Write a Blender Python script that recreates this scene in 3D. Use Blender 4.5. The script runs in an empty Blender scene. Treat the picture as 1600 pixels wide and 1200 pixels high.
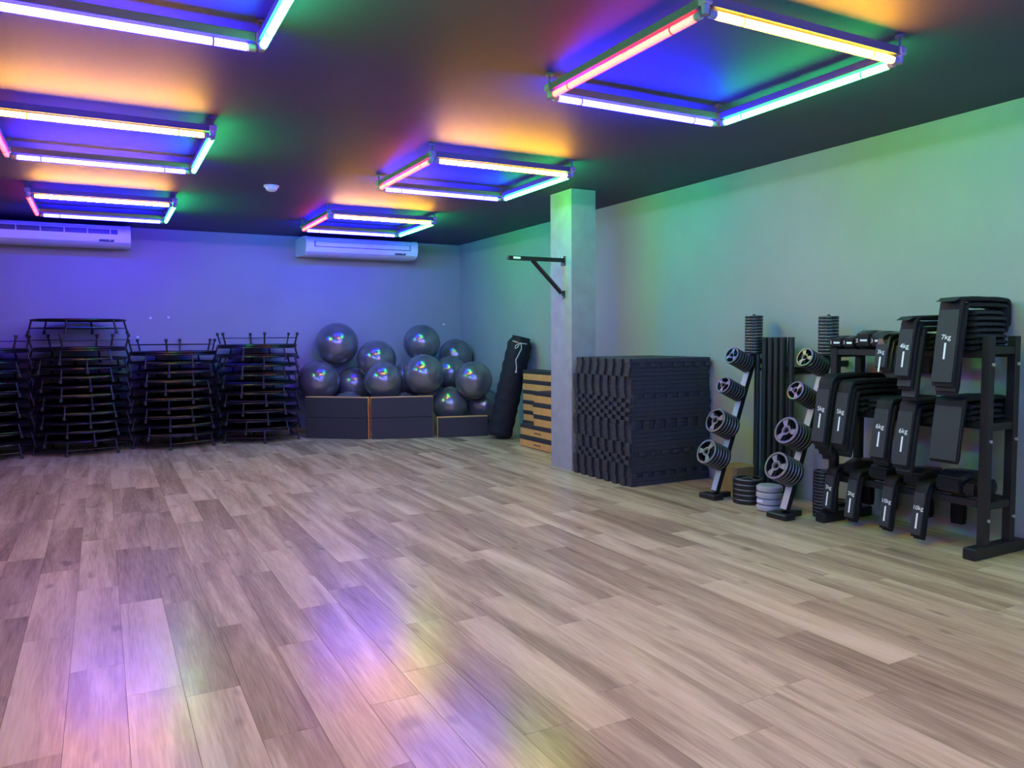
import bpy, bmesh, math, random
from mathutils import Vector, Matrix
random.seed(7)
S = bpy.context.scene
COL = S.collection

# ------------------------------------------------------------------ camera
F = Vector((math.sin(math.radians(28.178)) * math.cos(math.radians(-3.544)),
            math.cos(math.radians(28.178)) * math.cos(math.radians(-3.544)),
            math.sin(math.radians(-3.544))))
R0 = Vector((math.cos(math.radians(28.178)), -math.sin(math.radians(28.178)), 0))
U0 = R0.cross(F)
rl = math.radians(-0.404)
CR = R0 * math.cos(rl) + U0 * math.sin(rl)
CU = U0 * math.cos(rl) - R0 * math.sin(rl)
CAMZ = 1.439
FPX = 1196.0
cam_data = bpy.data.cameras.new('camera')
cam_data.sensor_width = 36.0
cam_data.lens = FPX / 1600 * 36.0
cam_data.clip_start = 0.05
cam = bpy.data.objects.new('camera', cam_data)
COL.objects.link(cam)
m = Matrix.Identity(4)
for i in range(3):
    m[i][0] = CR[i]; m[i][1] = CU[i]; m[i][2] = -F[i]
m[0][3], m[1][3], m[2][3] = 0, 0, CAMZ
cam.matrix_world = m
S.camera = cam

def project(p):
    d = Vector(p) - Vector((0, 0, CAMZ)); z = d.dot(F)
    if z <= 0.05: return None
    return 800 + FPX * d.dot(CR) / z, 600 - FPX * d.dot(CU) / z

# ------------------------------------------------------------------ world, exposure
W = bpy.data.worlds.new('world'); S.world = W; W.use_nodes = True
W.node_tree.nodes['Background'].inputs[0].default_value = (0.02, 0.02, 0.03, 1)
W.node_tree.nodes['Background'].inputs[1].default_value = 0.1
S.view_settings.view_transform = 'Standard'
S.view_settings.look = 'None'
S.view_settings.exposure = 0.0
S.view_settings.gamma = 1.0
S.view_settings.use_curve_mapping = False

# tube light colours (radiance)
# emission of each tube is split, front stronger than back, to tint the walls
TUBE = {   # colour, radiance of the front half, radiance of the back half
    'blue':   ((0.008, 0.006, 1.0), 300.0, 215.0),
    'green':  ((0.022, 1.0, 0.11), 150.0, 32.0),
    'yellow': ((1.0, 0.43, 0.007), 215.0, 10.0),
    'red':    ((1.0, 0.012, 0.012), 26.0, 10.0),
}

# ------------------------------------------------------------------ room measures
ZC = 2.98; XR = 5.385; YB = 11.9; XL = -2.9; YF = -5.0

# ------------------------------------------------------------------ materials
def new_mat(name):
    mt = bpy.data.materials.new(name); mt.use_nodes = True
    return mt, mt.node_tree, mt.node_tree.nodes['Principled BSDF']

def mat(name, col, rough=0.5, metal=0.0, spec=0.5, noise=0.0, nscale=20.0, bump=0.0, bscale=80.0, coat=0.0, trans=0.0):
    mt, nt, b = new_mat(name)
    b.inputs['Base Color'].default_value = (*col, 1)
    b.inputs['Roughness'].default_value = rough
    b.inputs['Metallic'].default_value = metal
    b.inputs['Specular IOR Level'].default_value = spec
    b.inputs['Coat Weight'].default_value = coat
    b.inputs['Transmission Weight'].default_value = trans
    tc = nt.nodes.new('ShaderNodeTexCoord')
    if noise:
        n = nt.nodes.new('ShaderNodeTexNoise'); n.inputs['Scale'].default_value = nscale
        n.inputs['Detail'].default_value = 4
        nt.links.new(tc.outputs['Object'], n.inputs['Vector'])
        mr = nt.nodes.new('ShaderNodeMapRange')
        mr.inputs['From Min'].default_value = 0.3; mr.inputs['From Max'].default_value = 0.7
        mr.inputs['To Min'].default_value = 1 - noise; mr.inputs['To Max'].default_value = 1 + noise
        nt.links.new(n.outputs['Fac'], mr.inputs['Value'])
        vm = nt.nodes.new('ShaderNodeVectorMath'); vm.operation = 'SCALE'
        vm.inputs[0].default_value = col
        nt.links.new(mr.outputs['Result'], vm.inputs['Scale'])
        nt.links.new(vm.outputs['Vector'], b.inputs['Base Color'])
    if bump:
        n2 = nt.nodes.new('ShaderNodeTexNoise'); n2.inputs['Scale'].default_value = bscale
        n2.inputs['Detail'].default_value = 3
        nt.links.new(tc.outputs['Object'], n2.inputs['Vector'])
        bp = nt.nodes.new('ShaderNodeBump'); bp.inputs['Strength'].default_value = bump
        bp.inputs['Distance'].default_value = 0.01
        nt.links.new(n2.outputs['Fac'], bp.inputs['Height'])
        nt.links.new(bp.outputs['Normal'], b.inputs['Normal'])
    return mt

def tube_mat(name, col, strength):
    mt, nt, b = new_mat(name)
    b.inputs['Base Color'].default_value = (0.8, 0.8, 0.8, 1)
    b.inputs['Emission Color'].default_value = (*col, 1)
    b.inputs['Emission Strength'].default_value = strength
    return mt

def plank_mat():
    mt, nt, b = new_mat('vinyl_plank')
    N = nt.nodes.new; L = nt.links.new
    tc = N('ShaderNodeTexCoord'); oi = N('ShaderNodeObjectInfo'); ge = N('ShaderNodeNewGeometry')
    add = N('ShaderNodeMath'); add.operation = 'ADD'
    L(oi.outputs['Random'], add.inputs[0]); L(ge.outputs['Random Per Island'], add.inputs[1])
    fr = N('ShaderNodeMath'); fr.operation = 'FRACT'; L(add.outputs[0], fr.inputs[0])
    # offset grain per plank
    sc = N('ShaderNodeMath'); sc.operation = 'MULTIPLY'; sc.inputs[1].default_value = 57.0; L(fr.outputs[0], sc.inputs[0])
    cx = N('ShaderNodeCombineXYZ'); L(sc.outputs[0], cx.inputs[0]); L(sc.outputs[0], cx.inputs[1]); L(sc.outputs[0], cx.inputs[2])
    va = N('ShaderNodeVectorMath'); va.operation = 'ADD'; L(tc.outputs['Object'], va.inputs[0]); L(cx.outputs[0], va.inputs[1])
    mp = N('ShaderNodeMapping'); mp.inputs['Scale'].default_value = (1.0, 0.085, 1.0); L(va.outputs[0], mp.inputs['Vector'])
    # broad streaks
    n1 = N('ShaderNodeTexNoise'); n1.inputs['Scale'].default_value = 7.0; n1.inputs['Detail'].default_value = 3; n1.inputs['Distortion'].default_value = 0.6
    L(mp.outputs[0], n1.inputs['Vector'])
    mp2 = N('ShaderNodeMapping'); mp2.inputs['Scale'].default_value = (1.0, 0.05, 1.0); L(va.outputs[0], mp2.inputs['Vector'])
    n2 = N('ShaderNodeTexNoise'); n2.inputs['Scale'].default_value = 110.0; n2.inputs['Detail'].default_value = 4; L(mp2.outputs[0], n2.inputs['Vector'])
    # tone: plank random + streaks
    m1 = N('ShaderNodeMapRange'); m1.inputs['From Min'].default_value = 0.30; m1.inputs['From Max'].default_value = 0.70
    m1.inputs['To Min'].default_value = -0.27; m1.inputs['To Max'].default_value = 0.27; L(n1.outputs['Fac'], m1.inputs['Value'])
    m2 = N('ShaderNodeMapRange'); m2.inputs['From Min'].default_value = 0.3; m2.inputs['From Max'].default_value = 0.7
    m2.inputs['To Min'].default_value = -0.12; m2.inputs['To Max'].default_value = 0.12; L(n2.outputs['Fac'], m2.inputs['Value'])
    m3 = N('ShaderNodeMapRange'); m3.inputs['To Min'].default_value = 0.33; m3.inputs['To Max'].default_value = 0.66; L(fr.outputs[0], m3.inputs['Value'])
    a1 = N('ShaderNodeMath'); L(m1.outputs[0], a1.inputs[0]); L(m2.outputs[0], a1.inputs[1])
    a2 = N('ShaderNodeMath'); L(a1.outputs[0], a2.inputs[0]); L(m3.outputs[0], a2.inputs[1])
    rp = N('ShaderNodeValToRGB'); L(a2.outputs[0], rp.inputs['Fac'])
    e = rp.color_ramp.elements
    e[0].position = 0.0; e[0].color = (0.20, 0.142, 0.075, 1)
    e[1].position = 1.0; e[1].color = (0.72, 0.59, 0.355, 1)
    k = rp.color_ramp.elements.new(0.42); k.color = (0.41, 0.312, 0.178, 1)
    k = rp.color_ramp.elements.new(0.68); k.color = (0.575, 0.460, 0.265, 1)
    # knots
    mp3 = N('ShaderNodeMapping'); mp3.inputs['Scale'].default_value = (1.0, 0.4, 1.0); L(va.outputs[0], mp3.inputs['Vector'])
    n3 = N('ShaderNodeTexNoise'); n3.inputs['Scale'].default_value = 9.0; n3.inputs['Detail'].default_value = 1; L(mp3.outputs[0], n3.inputs['Vector'])
    mk = N('ShaderNodeMapRange'); mk.inputs['From Min'].default_value = 0.70; mk.inputs['From Max'].default_value = 0.80
    mk.inputs['To Min'].default_value = 0.0; mk.inputs['To Max'].default_value = 0.45; L(n3.outputs['Fac'], mk.inputs['Value'])
    mx = N('ShaderNodeMixRGB'); mx.inputs[2].default_value = (0.08, 0.055, 0.04, 1)
    L(mk.outputs[0], mx.inputs[0]); L(rp.outputs['Color'], mx.inputs[1]); L(mx.outputs[0], b.inputs['Base Color'])
    b.inputs['Roughness'].default_value = 0.23
    b.inputs['Specular IOR Level'].default_value = 0.28
    bp = N('ShaderNodeBump'); bp.inputs['Strength'].default_value = 0.06; bp.inputs['Distance'].default_value = 0.004
    L(n2.outputs['Fac'], bp.inputs['Height']); L(bp.outputs['Normal'], b.inputs['Normal'])
    return mt

M = {
    'plank': plank_mat(),
    'subfloor': mat('subfloor_dark', (0.13, 0.10, 0.075), 0.8),
    'wall': mat('grey_wall_paint', (0.36, 0.36, 0.37), 0.65, spec=0.3, noise=0.05, nscale=1.3, bump=0.05, bscale=60),
    'ceiling': mat('dark_ceiling_paint', (0.046, 0.041, 0.115), 0.6, spec=0.35, noise=0.10, nscale=1.2, bump=0.05, bscale=30),
    'column': mat('column_plaster', (0.33, 0.33, 0.355), 0.7, spec=0.3, noise=0.10, nscale=6, bump=0.12, bscale=40),
    'batten': mat('grey_batten_metal', (0.13, 0.13, 0.14), 0.4, spec=0.5),
    'joiner': mat('clear_grey_plastic', (0.35, 0.35, 0.38), 0.25),
    'clip': mat('dark_clip', (0.03, 0.03, 0.03), 0.5),
    'ac': mat('white_ac_plastic', (0.80, 0.80, 0.80), 0.35),
    'acslot': mat('ac_slot_dark', (0.10, 0.10, 0.12), 0.5),
    'white': mat('white_plastic', (0.8, 0.8, 0.8), 0.4),
    'black_metal': mat('black_powder_coat', (0.013, 0.013, 0.015), 0.4, spec=0.4),
    'tramp': mat('black_frame_enamel', (0.010, 0.009, 0.013), 0.28, spec=0.45),
    'fabric': mat('black_woven_fabric', (0.011, 0.010, 0.013), 0.75, spec=0.3, bump=0.2, bscale=300),
    'rubber': mat('black_rubber', (0.022, 0.022, 0.024), 0.6),
    'ball': mat('grey_pearl_vinyl', (0.25, 0.25, 0.26), 0.20, metal=0.6, spec=0.6),
    'valve': mat('ball_valve_plug', (0.4, 0.4, 0.42), 0.4),
    'eva': mat('grey_black_eva_foam', (0.042, 0.042, 0.049), 0.65, spec=0.35, noise=0.15, nscale=30, bump=0.15, bscale=250),
    'step_core': mat('orange_step_foam', (0.72, 0.36, 0.11), 0.55, noise=0.08, nscale=12),
    'step_top': mat('black_step_tread', (0.030, 0.028, 0.034), 0.6, bump=0.2, bscale=200),
    'print': mat('dark_print', (0.10, 0.05, 0.03), 0.6),
    'bag': mat('black_bag_canvas', (0.014, 0.014, 0.020), 0.7, spec=0.3, bump=0.35, bscale=18),
    'cord': mat('white_cord', (0.75, 0.72, 0.68), 0.6),
    'redcord': mat('red_cord_lock', (0.55, 0.16, 0.12), 0.5),
    'sticker': mat('white_sticker', (0.85, 0.85, 0.85), 0.5),
    'zinc': mat('zinc_bolt', (0.7, 0.7, 0.7), 0.3, metal=0.8),
    'rackpost': mat('grey_lilac_enamel', (0.42, 0.41, 0.47), 0.4),
    'iron': mat('black_cast_iron', (0.013, 0.013, 0.015), 0.30, spec=0.45),
    'ironedge': mat('worn_and_highlight_iron', (0.14, 0.14, 0.155), 0.33, metal=0.45),  # wear on the plate faces, and highlights painted along the plate edges
    'foam_bar': mat('black_bar_foam', (0.016, 0.017, 0.020), 0.6),
    'card': mat('brown_cardboard', (0.30, 0.18, 0.09), 0.8, noise=0.1, nscale=8),
    'film': mat('shrink_film', (0.42, 0.44, 0.46), 0.18, spec=0.7, bump=0.5, bscale=14),
    'nylon': mat('black_nylon', (0.012, 0.013, 0.015), 0.6, spec=0.25, bump=0.25, bscale=120),
    'shiny_nylon': mat('glossy_black_vinyl', (0.014, 0.014, 0.016), 0.30, bump=0.4, bscale=30),
    'strap': mat('charcoal_strap', (0.032, 0.037, 0.042), 0.65, spec=0.3),
    'ink': mat('white_print', (0.88, 0.88, 0.88), 0.5),
}
for k, (c, s1, s2) in TUBE.items():
    M['front_' + k] = tube_mat('glowing_%s_tube_front' % k, c, s1)
    M['back_' + k] = tube_mat('glowing_%s_tube_back' % k, c, s2)

# ------------------------------------------------------------------ mesh builder
class MB:
    def __init__(s): s.v = []; s.f = []; s.mi = []; s.cur = 0
    def quadstrip(s, a, b, closed=True):
        n = len(a)
        for i in range(n if closed else n - 1):
            j = (i + 1) % n
            s.f.append((a[i], a[j], b[j], b[i])); s.mi.append(s.cur)
    def ring(s, pts):
        k = len(s.v); s.v += [tuple(p) for p in pts]; return list(range(k, k + len(pts)))
    def cap(s, r, flip=False):
        s.f.append(tuple(r[::-1] if flip else r)); s.mi.append(s.cur)
    def box(s, c, d, rot=None, ch=0.0):
        hx, hy, hz = d[0] / 2, d[1] / 2, d[2] / 2
        rot = rot or Matrix.Identity(3); c = Vector(c)
        if ch <= 0:
            rings = [(hx, hy, -hz), (hx, hy, hz)]
        else:
            rings = [(hx - ch, hy - ch, -hz), (hx, hy, -hz + ch), (hx, hy, hz - ch), (hx - ch, hy - ch, hz)]
        rs = []
        for (x, y, z) in rings:
            if ch <= 0: pl = [(-x, -y), (x, -y), (x, y), (-x, y)]
            else:
                e = ch * 0.999 if abs(x - hx) < 1e-9 else 0
                pl = [(-x + e, -y), (x - e, -y), (x, -y + e), (x, y - e), (x - e, y), (-x + e, y), (-x, y - e), (-x, -y + e)] if e else \
                     [(-x, -y), (x, -y), (x, -y), (x, y), (x, y), (-x, y), (-x, y), (-x, -y)]
            rs.append(s.ring([c + rot @ Vector((px, py, z)) for px, py in pl]))
        for a, b in zip(rs, rs[1:]): s.quadstrip(a, b)
        s.cap(rs[0], True); s.cap(rs[-1])
        return s
    def frame(s, d):
        d = Vector(d).normalized()
        u = Vector((0, 0, 1)) if abs(d.z) < 0.9 else Vector((1, 0, 0))
        x = u.cross(d).normalized(); return x, d.cross(x)
    def cyl(s, p0, p1, r0, r1=None, n=12):
        r1 = r0 if r1 is None else r1
        p0, p1 = Vector(p0), Vector(p1); x, y = s.frame(p1 - p0)
        rr = []
        for p, r in ((p0, r0), (p1, r1)):
            rr.append(s.ring([p + (x * math.cos(2 * math.pi * i / n) + y * math.sin(2 * math.pi * i / n)) * r for i in range(n)]))
        s.quadstrip(*rr); s.cap(rr[0], True); s.cap(rr[1]); return s
    def path(s, pts, r, n=8, closed=False):
        pts = [Vector(p) for p in pts]; N = len(pts); rr = []; px = None
        for i, p in enumerate(pts):
            a = pts[i - 1] if (i or closed) else p; b = pts[(i + 1) % N] if (i < N - 1 or closed) else p
            d = (b - a).normalized()
            if px is None: x, y = s.frame(d)
            else:
                x = (px - d * px.dot(d)).normalized(); y = d.cross(x)
            px = x
            q = r[i] if isinstance(r, (list, tuple)) else r
            rr.append(s.ring([p + (x * math.cos(2 * math.pi * k / n) + y * math.sin(2 * math.pi * k / n)) * q for k in range(n)]))
        for a, b in zip(rr, rr[1:]): s.quadstrip(a, b)
        if closed: s.quadstrip(rr[-1], rr[0])
        else: s.cap(rr[0], True); s.cap(rr[-1])
        return s
    def torus(s, c, R, r, n=32, k=8, a0=0):
        c = Vector(c)
        return s.path([c + Vector((math.cos(a0 + 2 * math.pi * i / n) * R, math.sin(a0 + 2 * math.pi * i / n) * R, 0)) for i in range(n)], r, k, True)
    def lathe(s, prof, n=24, mtx=None, cap=True):
        mtx = mtx or Matrix.Identity(4); rr = []
        for (r, z) in prof:
            rr.append(s.ring([mtx @ Vector((math.cos(2 * math.pi * i / n) * r, math.sin(2 * math.pi * i / n) * r, z)) for i in range(n)]))
        for a, b in zip(rr, rr[1:]): s.quadstrip(a, b)
        if cap: s.cap(rr[0], True); s.cap(rr[-1])
        return s
    def prism(s, poly, z0, z1, mtx=None):
        mtx = mtx or Matrix.Identity(4)
        a = s.ring([mtx @ Vector((x, y, z0)) for x, y in poly]); b = s.ring([mtx @ Vector((x, y, z1)) for x, y in poly])
        s.quadstrip(a, b); s.cap(a, True); s.cap(b); return s
    def mesh(s, name, mats, smooth=35):
        me = bpy.data.meshes.new(name); me.from_pydata(s.v, [], s.f)
        if not isinstance(mats, (list, tuple)): mats = [mats]
        for q in mats: me.materials.append(M[q])
        if len(mats) > 1: me.polygons.foreach_set('material_index', s.mi)
        bm = bmesh.new(); bm.from_mesh(me)
        bmesh.ops.remove_doubles(bm, verts=bm.verts, dist=1e-6)
        bmesh.ops.recalc_face_normals(bm, faces=bm.faces)
        bm.to_mesh(me); bm.free()
        if smooth:
            me.polygons.foreach_set('use_smooth', [True] * len(me.polygons))
            me.set_sharp_from_angle(angle=math.radians(smooth))
        me.update(); return me
    def build(s, name, mats, parent=None, loc=None, smooth=35):
        return link(name, s.mesh(name, mats, smooth), parent, loc)

def link(name, me, parent=None, loc=None, rot=None):
    o = bpy.data.objects.new(name, me); COL.objects.link(o)
    if parent: o.parent = parent
    if loc is not None: o.location = loc
    if rot is not None: o.rotation_euler = rot
    return o

def tag(o, label, cat, group=None):
    o['label'] = label; o['category'] = cat
    if group: o['group'] = group
    return o
def structure(o, label=None):
    o['kind'] = 'structure'
    if label: o['label'] = label
    return o
def thing(name, label, cat, loc=(0, 0, 0), rz=0.0, group=None):
    o = bpy.data.objects.new(name, None); COL.objects.link(o)
    o.empty_display_size = 0.1
    o.location = loc; o.rotation_euler = (0, 0, rz)
    return tag(o, label, cat, group)
def copy_tree(o, parent=None):
    c = o.copy(); COL.objects.link(c); c.parent = parent
    for ch in o.children: copy_tree(ch, c)
    return c
ORD = ['first', 'second', 'third', 'fourth', 'fifth', 'sixth', 'seventh', 'eighth', 'ninth', 'tenth', 'eleventh', 'twelfth',
       'thirteenth', 'fourteenth', 'fifteenth', 'sixteenth', 'seventeenth', 'eighteenth', 'nineteenth', 'twentieth',
       'twenty-first', 'twenty-second', 'twenty-third', 'twenty-fourth', 'twenty-fifth', 'twenty-sixth', 'twenty-seventh',
       'twenty-eighth', 'twenty-ninth', 'thirtieth', 'thirty-first', 'thirty-second', 'thirty-third', 'thirty-fourth']

# ------------------------------------------------------------------ structure
def slab(name, lo, hi, mt, label):
    b = MB(); c = [(a + d) / 2 for a, d in zip(lo, hi)]; d = [abs(a - q) for a, q in zip(lo, hi)]
    o = b.box((0, 0, 0), d).build(name, mt, None, c, smooth=0)
    return structure(o, label)
T = 0.12
floor = slab('floor', (XL - T, YF - T, -0.10), (XR + T, YB + T, -0.005), 'subfloor', 'wood-look vinyl plank floor running away from the camera')
slab('ceiling', (XL - T, YF - T, ZC), (XR + T, YB + T, ZC + 0.1), 'ceiling', 'dark painted ceiling lit by coloured tubes')
slab('wall_back', (XL - T, YB, -0.005), (XR + T, YB + T, ZC), 'wall', 'grey back wall washed in purple light')
slab('wall_right', (XR, YF, -0.005), (XR + T, YB, ZC), 'wall', 'grey right wall washed in green light')
slab('wall_left', (XL - T, YF, -0.005), (XL, YB, ZC), 'wall', 'grey left wall out of view')
slab('wall_front', (XL - T, YF - T, -0.005), (XR + T, YF, ZC), 'wall', 'grey wall behind the camera')
slab('column', (4.386, 6.845, -0.005), (4.690, 7.268, ZC), 'column', 'square plastered grey column standing near the right wall')

# planks
PW, PL = 0.21, 1.22
def plank_mesh(w, l):
    return MB().box((0, 0, -0.0025), (w - 0.0012, l - 0.0012, 0.005), ch=0.0005).mesh('plank', 'plank', 0)
full = {}
cells = []
ncol = int(math.ceil((XR - XL) / PW))
for i in range(ncol):
    x0 = XL + i * PW; x1 = min(x0 + PW, XR)
    y = YF - random.random() * PL
    while y < YB:
        a, b = max(y, YF), min(y + PL, YB)
        if b - a > 0.02 and x1 - x0 > 0.02:
            cells.append(((x0 + x1) / 2, (a + b) / 2, x1 - x0, b - a))
        y += PL
def vis(c):
    best = 0
    for dx in (-.5, 0, .5):
        for dy in (-.5, 0, .5):
            q = project((c[0] + dx * c[2], c[1] + dy * c[3], 0))
            if q and -10 < q[0] < 1610 and -10 < q[1] < 1210:
                best = 1
    if not best: return 0
    d = (Vector((c[0], c[1], 0)) - Vector((0, 0, CAMZ))).length
    return 1 / d
cells.sort(key=vis, reverse=True)
rest = MB()
npl = 0
for c in cells:
    if vis(c) > 0 and npl < 300:
        k = (round(c[2], 3), round(c[3], 3))
        if k not in full: full[k] = plank_mesh(c[2], c[3])
        link('plank', full[k], floor, (c[0] - floor.location.x, c[1] - floor.location.y, -floor.location.z)); npl += 1
    else:
        rest.box((c[0], c[1], -0.0025), (c[2] - 0.0012, c[3] - 0.0012, 0.005))
o = rest.build('planks_beyond', 'plank', floor, [-q for q in floor.location], 0); o['kind'] = 'stuff'

# ------------------------------------------------------------------ tube light squares
ZT = 2.846; SQ = 1.32; TL = 1.20
tube_me = {}
OUT = {'yellow': -35, 'green': -20, 'blue': 90, 'red': -130}   # all but blue are turned towards the floor
for c in TUBE:
    b = MB(); prof = [(0.012, -TL / 2), (0.018, -TL / 2 + 0.006), (0.018, TL / 2 - 0.006), (0.012, TL / 2)]; n = 16; rr = []
    for r, z in prof:
        rr.append(b.ring([(math.cos(2 * math.pi * i / n) * r, math.sin(2 * math.pi * i / n) * r, z) for i in range(n)]))
    for p, q in zip(rr, rr[1:]):
        for i in range(n):
            a = 2 * math.pi * (i + 0.5) / n - math.radians(OUT[c])
            b.cur = 0 if math.cos(a) > 0 else 1
            k = (i + 1) % n; b.f.append((p[i], p[k], q[k], q[i])); b.mi.append(b.cur)
    b.cap(rr[0], True); b.cap(rr[-1])
    tube_me[c] = b.mesh('tube', ['front_' + c, 'back_' + c])
cap_me = MB().lathe([(0.012, 0), (0.0188, 0.004), (0.0188, 0.034), (0.013, 0.040)], 14).mesh('end_cap', 'joiner')
clip_me = MB().lathe([(0.0175, -0.0035), (0.0192, -0.0035), (0.0192, 0.0035), (0.0175, 0.0035)], 14).mesh('clip', 'clip')
bat_b = MB(); bat_b.box((0, 0, 0.052), (SQ - 0.05, 0.030, 0.040), ch=0.003)
bat_b.box((0, 0, 0.0295), (SQ - 0.05, 0.038, 0.005))
bat_me = bat_b.mesh('batten', 'batten')
cor_b = MB(); cor_b.box((0, 0, 0.052), (0.050, 0.050, 0.042), ch=0.006); cor_b.cyl((0, 0, 0.03), (0, 0, -0.010), 0.020, 0.016)
cor_me = cor_b.mesh('corner_joint', 'joiner')
rod_b = MB(); rod_b.cyl((0, 0, 0.07), (0, 0, ZC - ZT - 0.006), 0.007); rod_b.cyl((0, 0, ZC - ZT - 0.012), (0, 0, ZC - ZT), 0.024)
rod_me = rod_b.mesh('hanger', 'batten')
def fixture(x, y, label, group):
    t = thing('square_tube_light', label, 'ceiling light', (x + SQ / 2, y + SQ / 2, ZT), 0, group)
    h = SQ / 2
    for c, ang in (('yellow', -90), ('green', 0), ('blue', 90), ('red', 180)):
        a = math.radians(ang); px, py = math.cos(a) * h, math.sin(a) * h
        along = ang in (-90, 90)
        b = link('batten', bat_me, t, (px, py, 0), (0, 0, 0 if along else math.pi / 2))
        tb = link('tube', tube_me[c], t, (px, py, 0), (0, math.pi / 2, 0) if along else (math.pi / 2, 0, 0))
        tb['label'] = 'glowing %s tube' % {'yellow': 'yellow-orange', 'green': 'green', 'blue': 'blue-white', 'red': 'red'}[c]
        for s in (-1, 1):
            link('end_cap', cap_me, tb, (0, 0, s * (TL / 2 - 0.002)), (0 if s > 0 else math.pi, 0, 0))
            link('clip', clip_me, tb, (0, 0, s * 0.44))
    for sx in (-1, 1):
        for sy in (-1, 1):
            link('corner_joint', cor_me, t, (sx * h, sy * h, 0)); link('hanger', rod_me, t, (sx * h, sy * h, 0))
    return t
FX0, FX1, FY0, FDY = -0.5813, 2.378, 2.6264, 3.1326
LBL = {(1, 0): 'large square of coloured tubes nearest the camera, on the right',
       (1, 1): 'square of coloured tubes hanging beside the top of the column',
       (1, 2): 'square of coloured tubes in front of the air conditioner above the balls',
       (0, 0): 'square of coloured tubes cut off by the top left corner',
       (0, 1): 'square of coloured tubes at left edge, red tube almost out of frame',
       (0, 2): 'square of coloured tubes in front of the left air conditioner'}
for i in range(-2, 3):
    for j, x in enumerate((FX0, FX1)):
        lab = LBL.get((j, i), 'square of coloured tubes out of view, %s, %s column' % ('above the camera' if i == -1 else 'far behind the camera', ('left', 'right')[j]))
        fixture(x, FY0 + i * FDY, lab, 'square coloured tube lights on the ceiling' if i >= 0 else 'tube lights behind the camera')

# ------------------------------------------------------------------ air conditioners
def air_con(x0, x1, label, open_slot):
    w = x1 - x0; t = thing('air_conditioner', label, 'air conditioner', ((x0 + x1) / 2, YB, 2.655))
    D = 0.69
    pr = [(0, 0.265), (-D + 0.12, 0.265), (-D + 0.03, 0.245), (-D, 0.205), (-D, 0.105), (-D + 0.035, 0.04), (-D + 0.12, 0.0), (-D + 0.25, -0.008), (0, 0.02)]
    mx = Matrix(((0, 0, 1, 0), (1, 0, 0, 0), (0, 1, 0, 0), (0, 0, 0, 1)))
    MB().prism(pr, -w / 2 + 0.05, w / 2 - 0.05, mx).build('body', 'ac', t)
    pr2 = [(y * 1.012 - (0 if y == 0 else 0.0), z + (0.004 if z > 0.13 else -0.004)) for y, z in pr]
    pr2 = [(min(0, y), z) for y, z in pr2]
    for s in (-1, 1):
        a, b = sorted((s * (w / 2 - 0.05), s * w / 2))
        MB().prism(pr2, a, b, mx).build('end_panel', 'ac', t)
    if open_slot:
        MB().box((-0.02, -D - 0.0015, 0.165), (w - 0.26, 0.006, 0.062)).build('air_outlet', 'acslot', t)
        for k in range(6):
            MB().box((-0.02 + (k - 2.5) * (w - 0.30) / 5.5, -D - 0.006, 0.165), (0.012, 0.006, 0.060)).build('louver', 'ac', t)
        MB().box((-0.02, -D - 0.005, 0.200), (w - 0.24, 0.012, 0.010)).build('flap', 'ac', t)
    else:
        MB().box((0, -D - 0.0015, 0.150), (w - 0.24, 0.006, 0.085)).build('air_outlet', 'acslot', t)
        MB().box((0, -D - 0.007, 0.153), (w - 0.27, 0.012, 0.070), ch=0.003).build('flap', 'ac', t)
    f = MB().box((w / 2 - 0.28, -D + 0.022, 0.055), (0.17, 0.02, 0.022), Matrix.Rotation(math.radians(-28), 3, 'X')).build('display', 'acslot', t)
    MB().cyl((w / 2 - 0.24, -D + 0.005, 0.058), (w / 2 - 0.24, -D + 0.013, 0.055), 0.007).build('indicator', 'white', f)
    return t
air_con(-1.32, 0.39, 'long white air conditioner at left with dark open outlet', True)
air_con(2.655, 4.37, 'long white air conditioner above the balls with closed flap', False)

t = thing('smoke_detector', 'small round white smoke detector on the dark ceiling', 'smoke detector', (1.575, 8.064, ZC))
MB().lathe([(0.075, 0), (0.075, -0.016), (0.068, -0.02)], 24).build('base', 'white', t)
MB().lathe([(0.058, -0.018), (0.055, -0.042), (0.035, -0.056), (0.01, -0.058)], 24).build('sensor_dome', 'white', t)
for (x, z), w in (((0.624, 1.734), 'left one of the upper pair'), ((0.855, 1.744), 'right one of the upper pair'),
                  ((0.453, 1.466), 'just above the low trampoline stack'), ((5.082, 1.65), 'above the rightmost top ball')):
    b = MB(); mx = Matrix.Translation((0, 0, 0)) @ Matrix.Rotation(math.pi / 2, 4, 'X')
    b.lathe([(0.018, 0), (0.018, 0.004), (0.012, 0.008), (0.005, 0.009)], 12, mx)
    tag(b.build('wall_plug', 'white', None, (x, YB, z)), 'tiny white wall plug in the back wall, ' + w, 'wall plug')

# ------------------------------------------------------------------ bag bracket on the column
t = thing('bag_bracket', 'black steel wall bracket with diagonal strut bolted to the column', 'bracket', (4.386, 7.0, 2.06))
MB().box((-0.34, 0, 0.188), (0.67, 0.045, 0.042), ch=0.004).build('arm', 'black_metal', t)
MB().box((-0.0045, 0, 0.180), (0.009, 0.085, 0.10), ch=0.002).build('wall_plate', 'black_metal', t)
st = MB(); st.path([(-0.385, 0, 0.175), (-0.03, 0, -0.160)], 0.025, 4); st.build('strut', 'black_metal', t, smooth=0)
MB().box((-0.0045, 0, -0.175), (0.009, 0.06, 0.08), ch=0.002).build('strut_plate', 'black_metal', t)
MB().box((-0.58, -0.0233, 0.190), (0.085, 0.001, 0.022)).build('sticker', 'sticker', t)
for z in (0.215, -0.205):
    MB().cyl((-0.008, 0, z), (-0.022, 0, z), 0.012, n=6).build('bolt', 'zinc', t)

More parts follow.
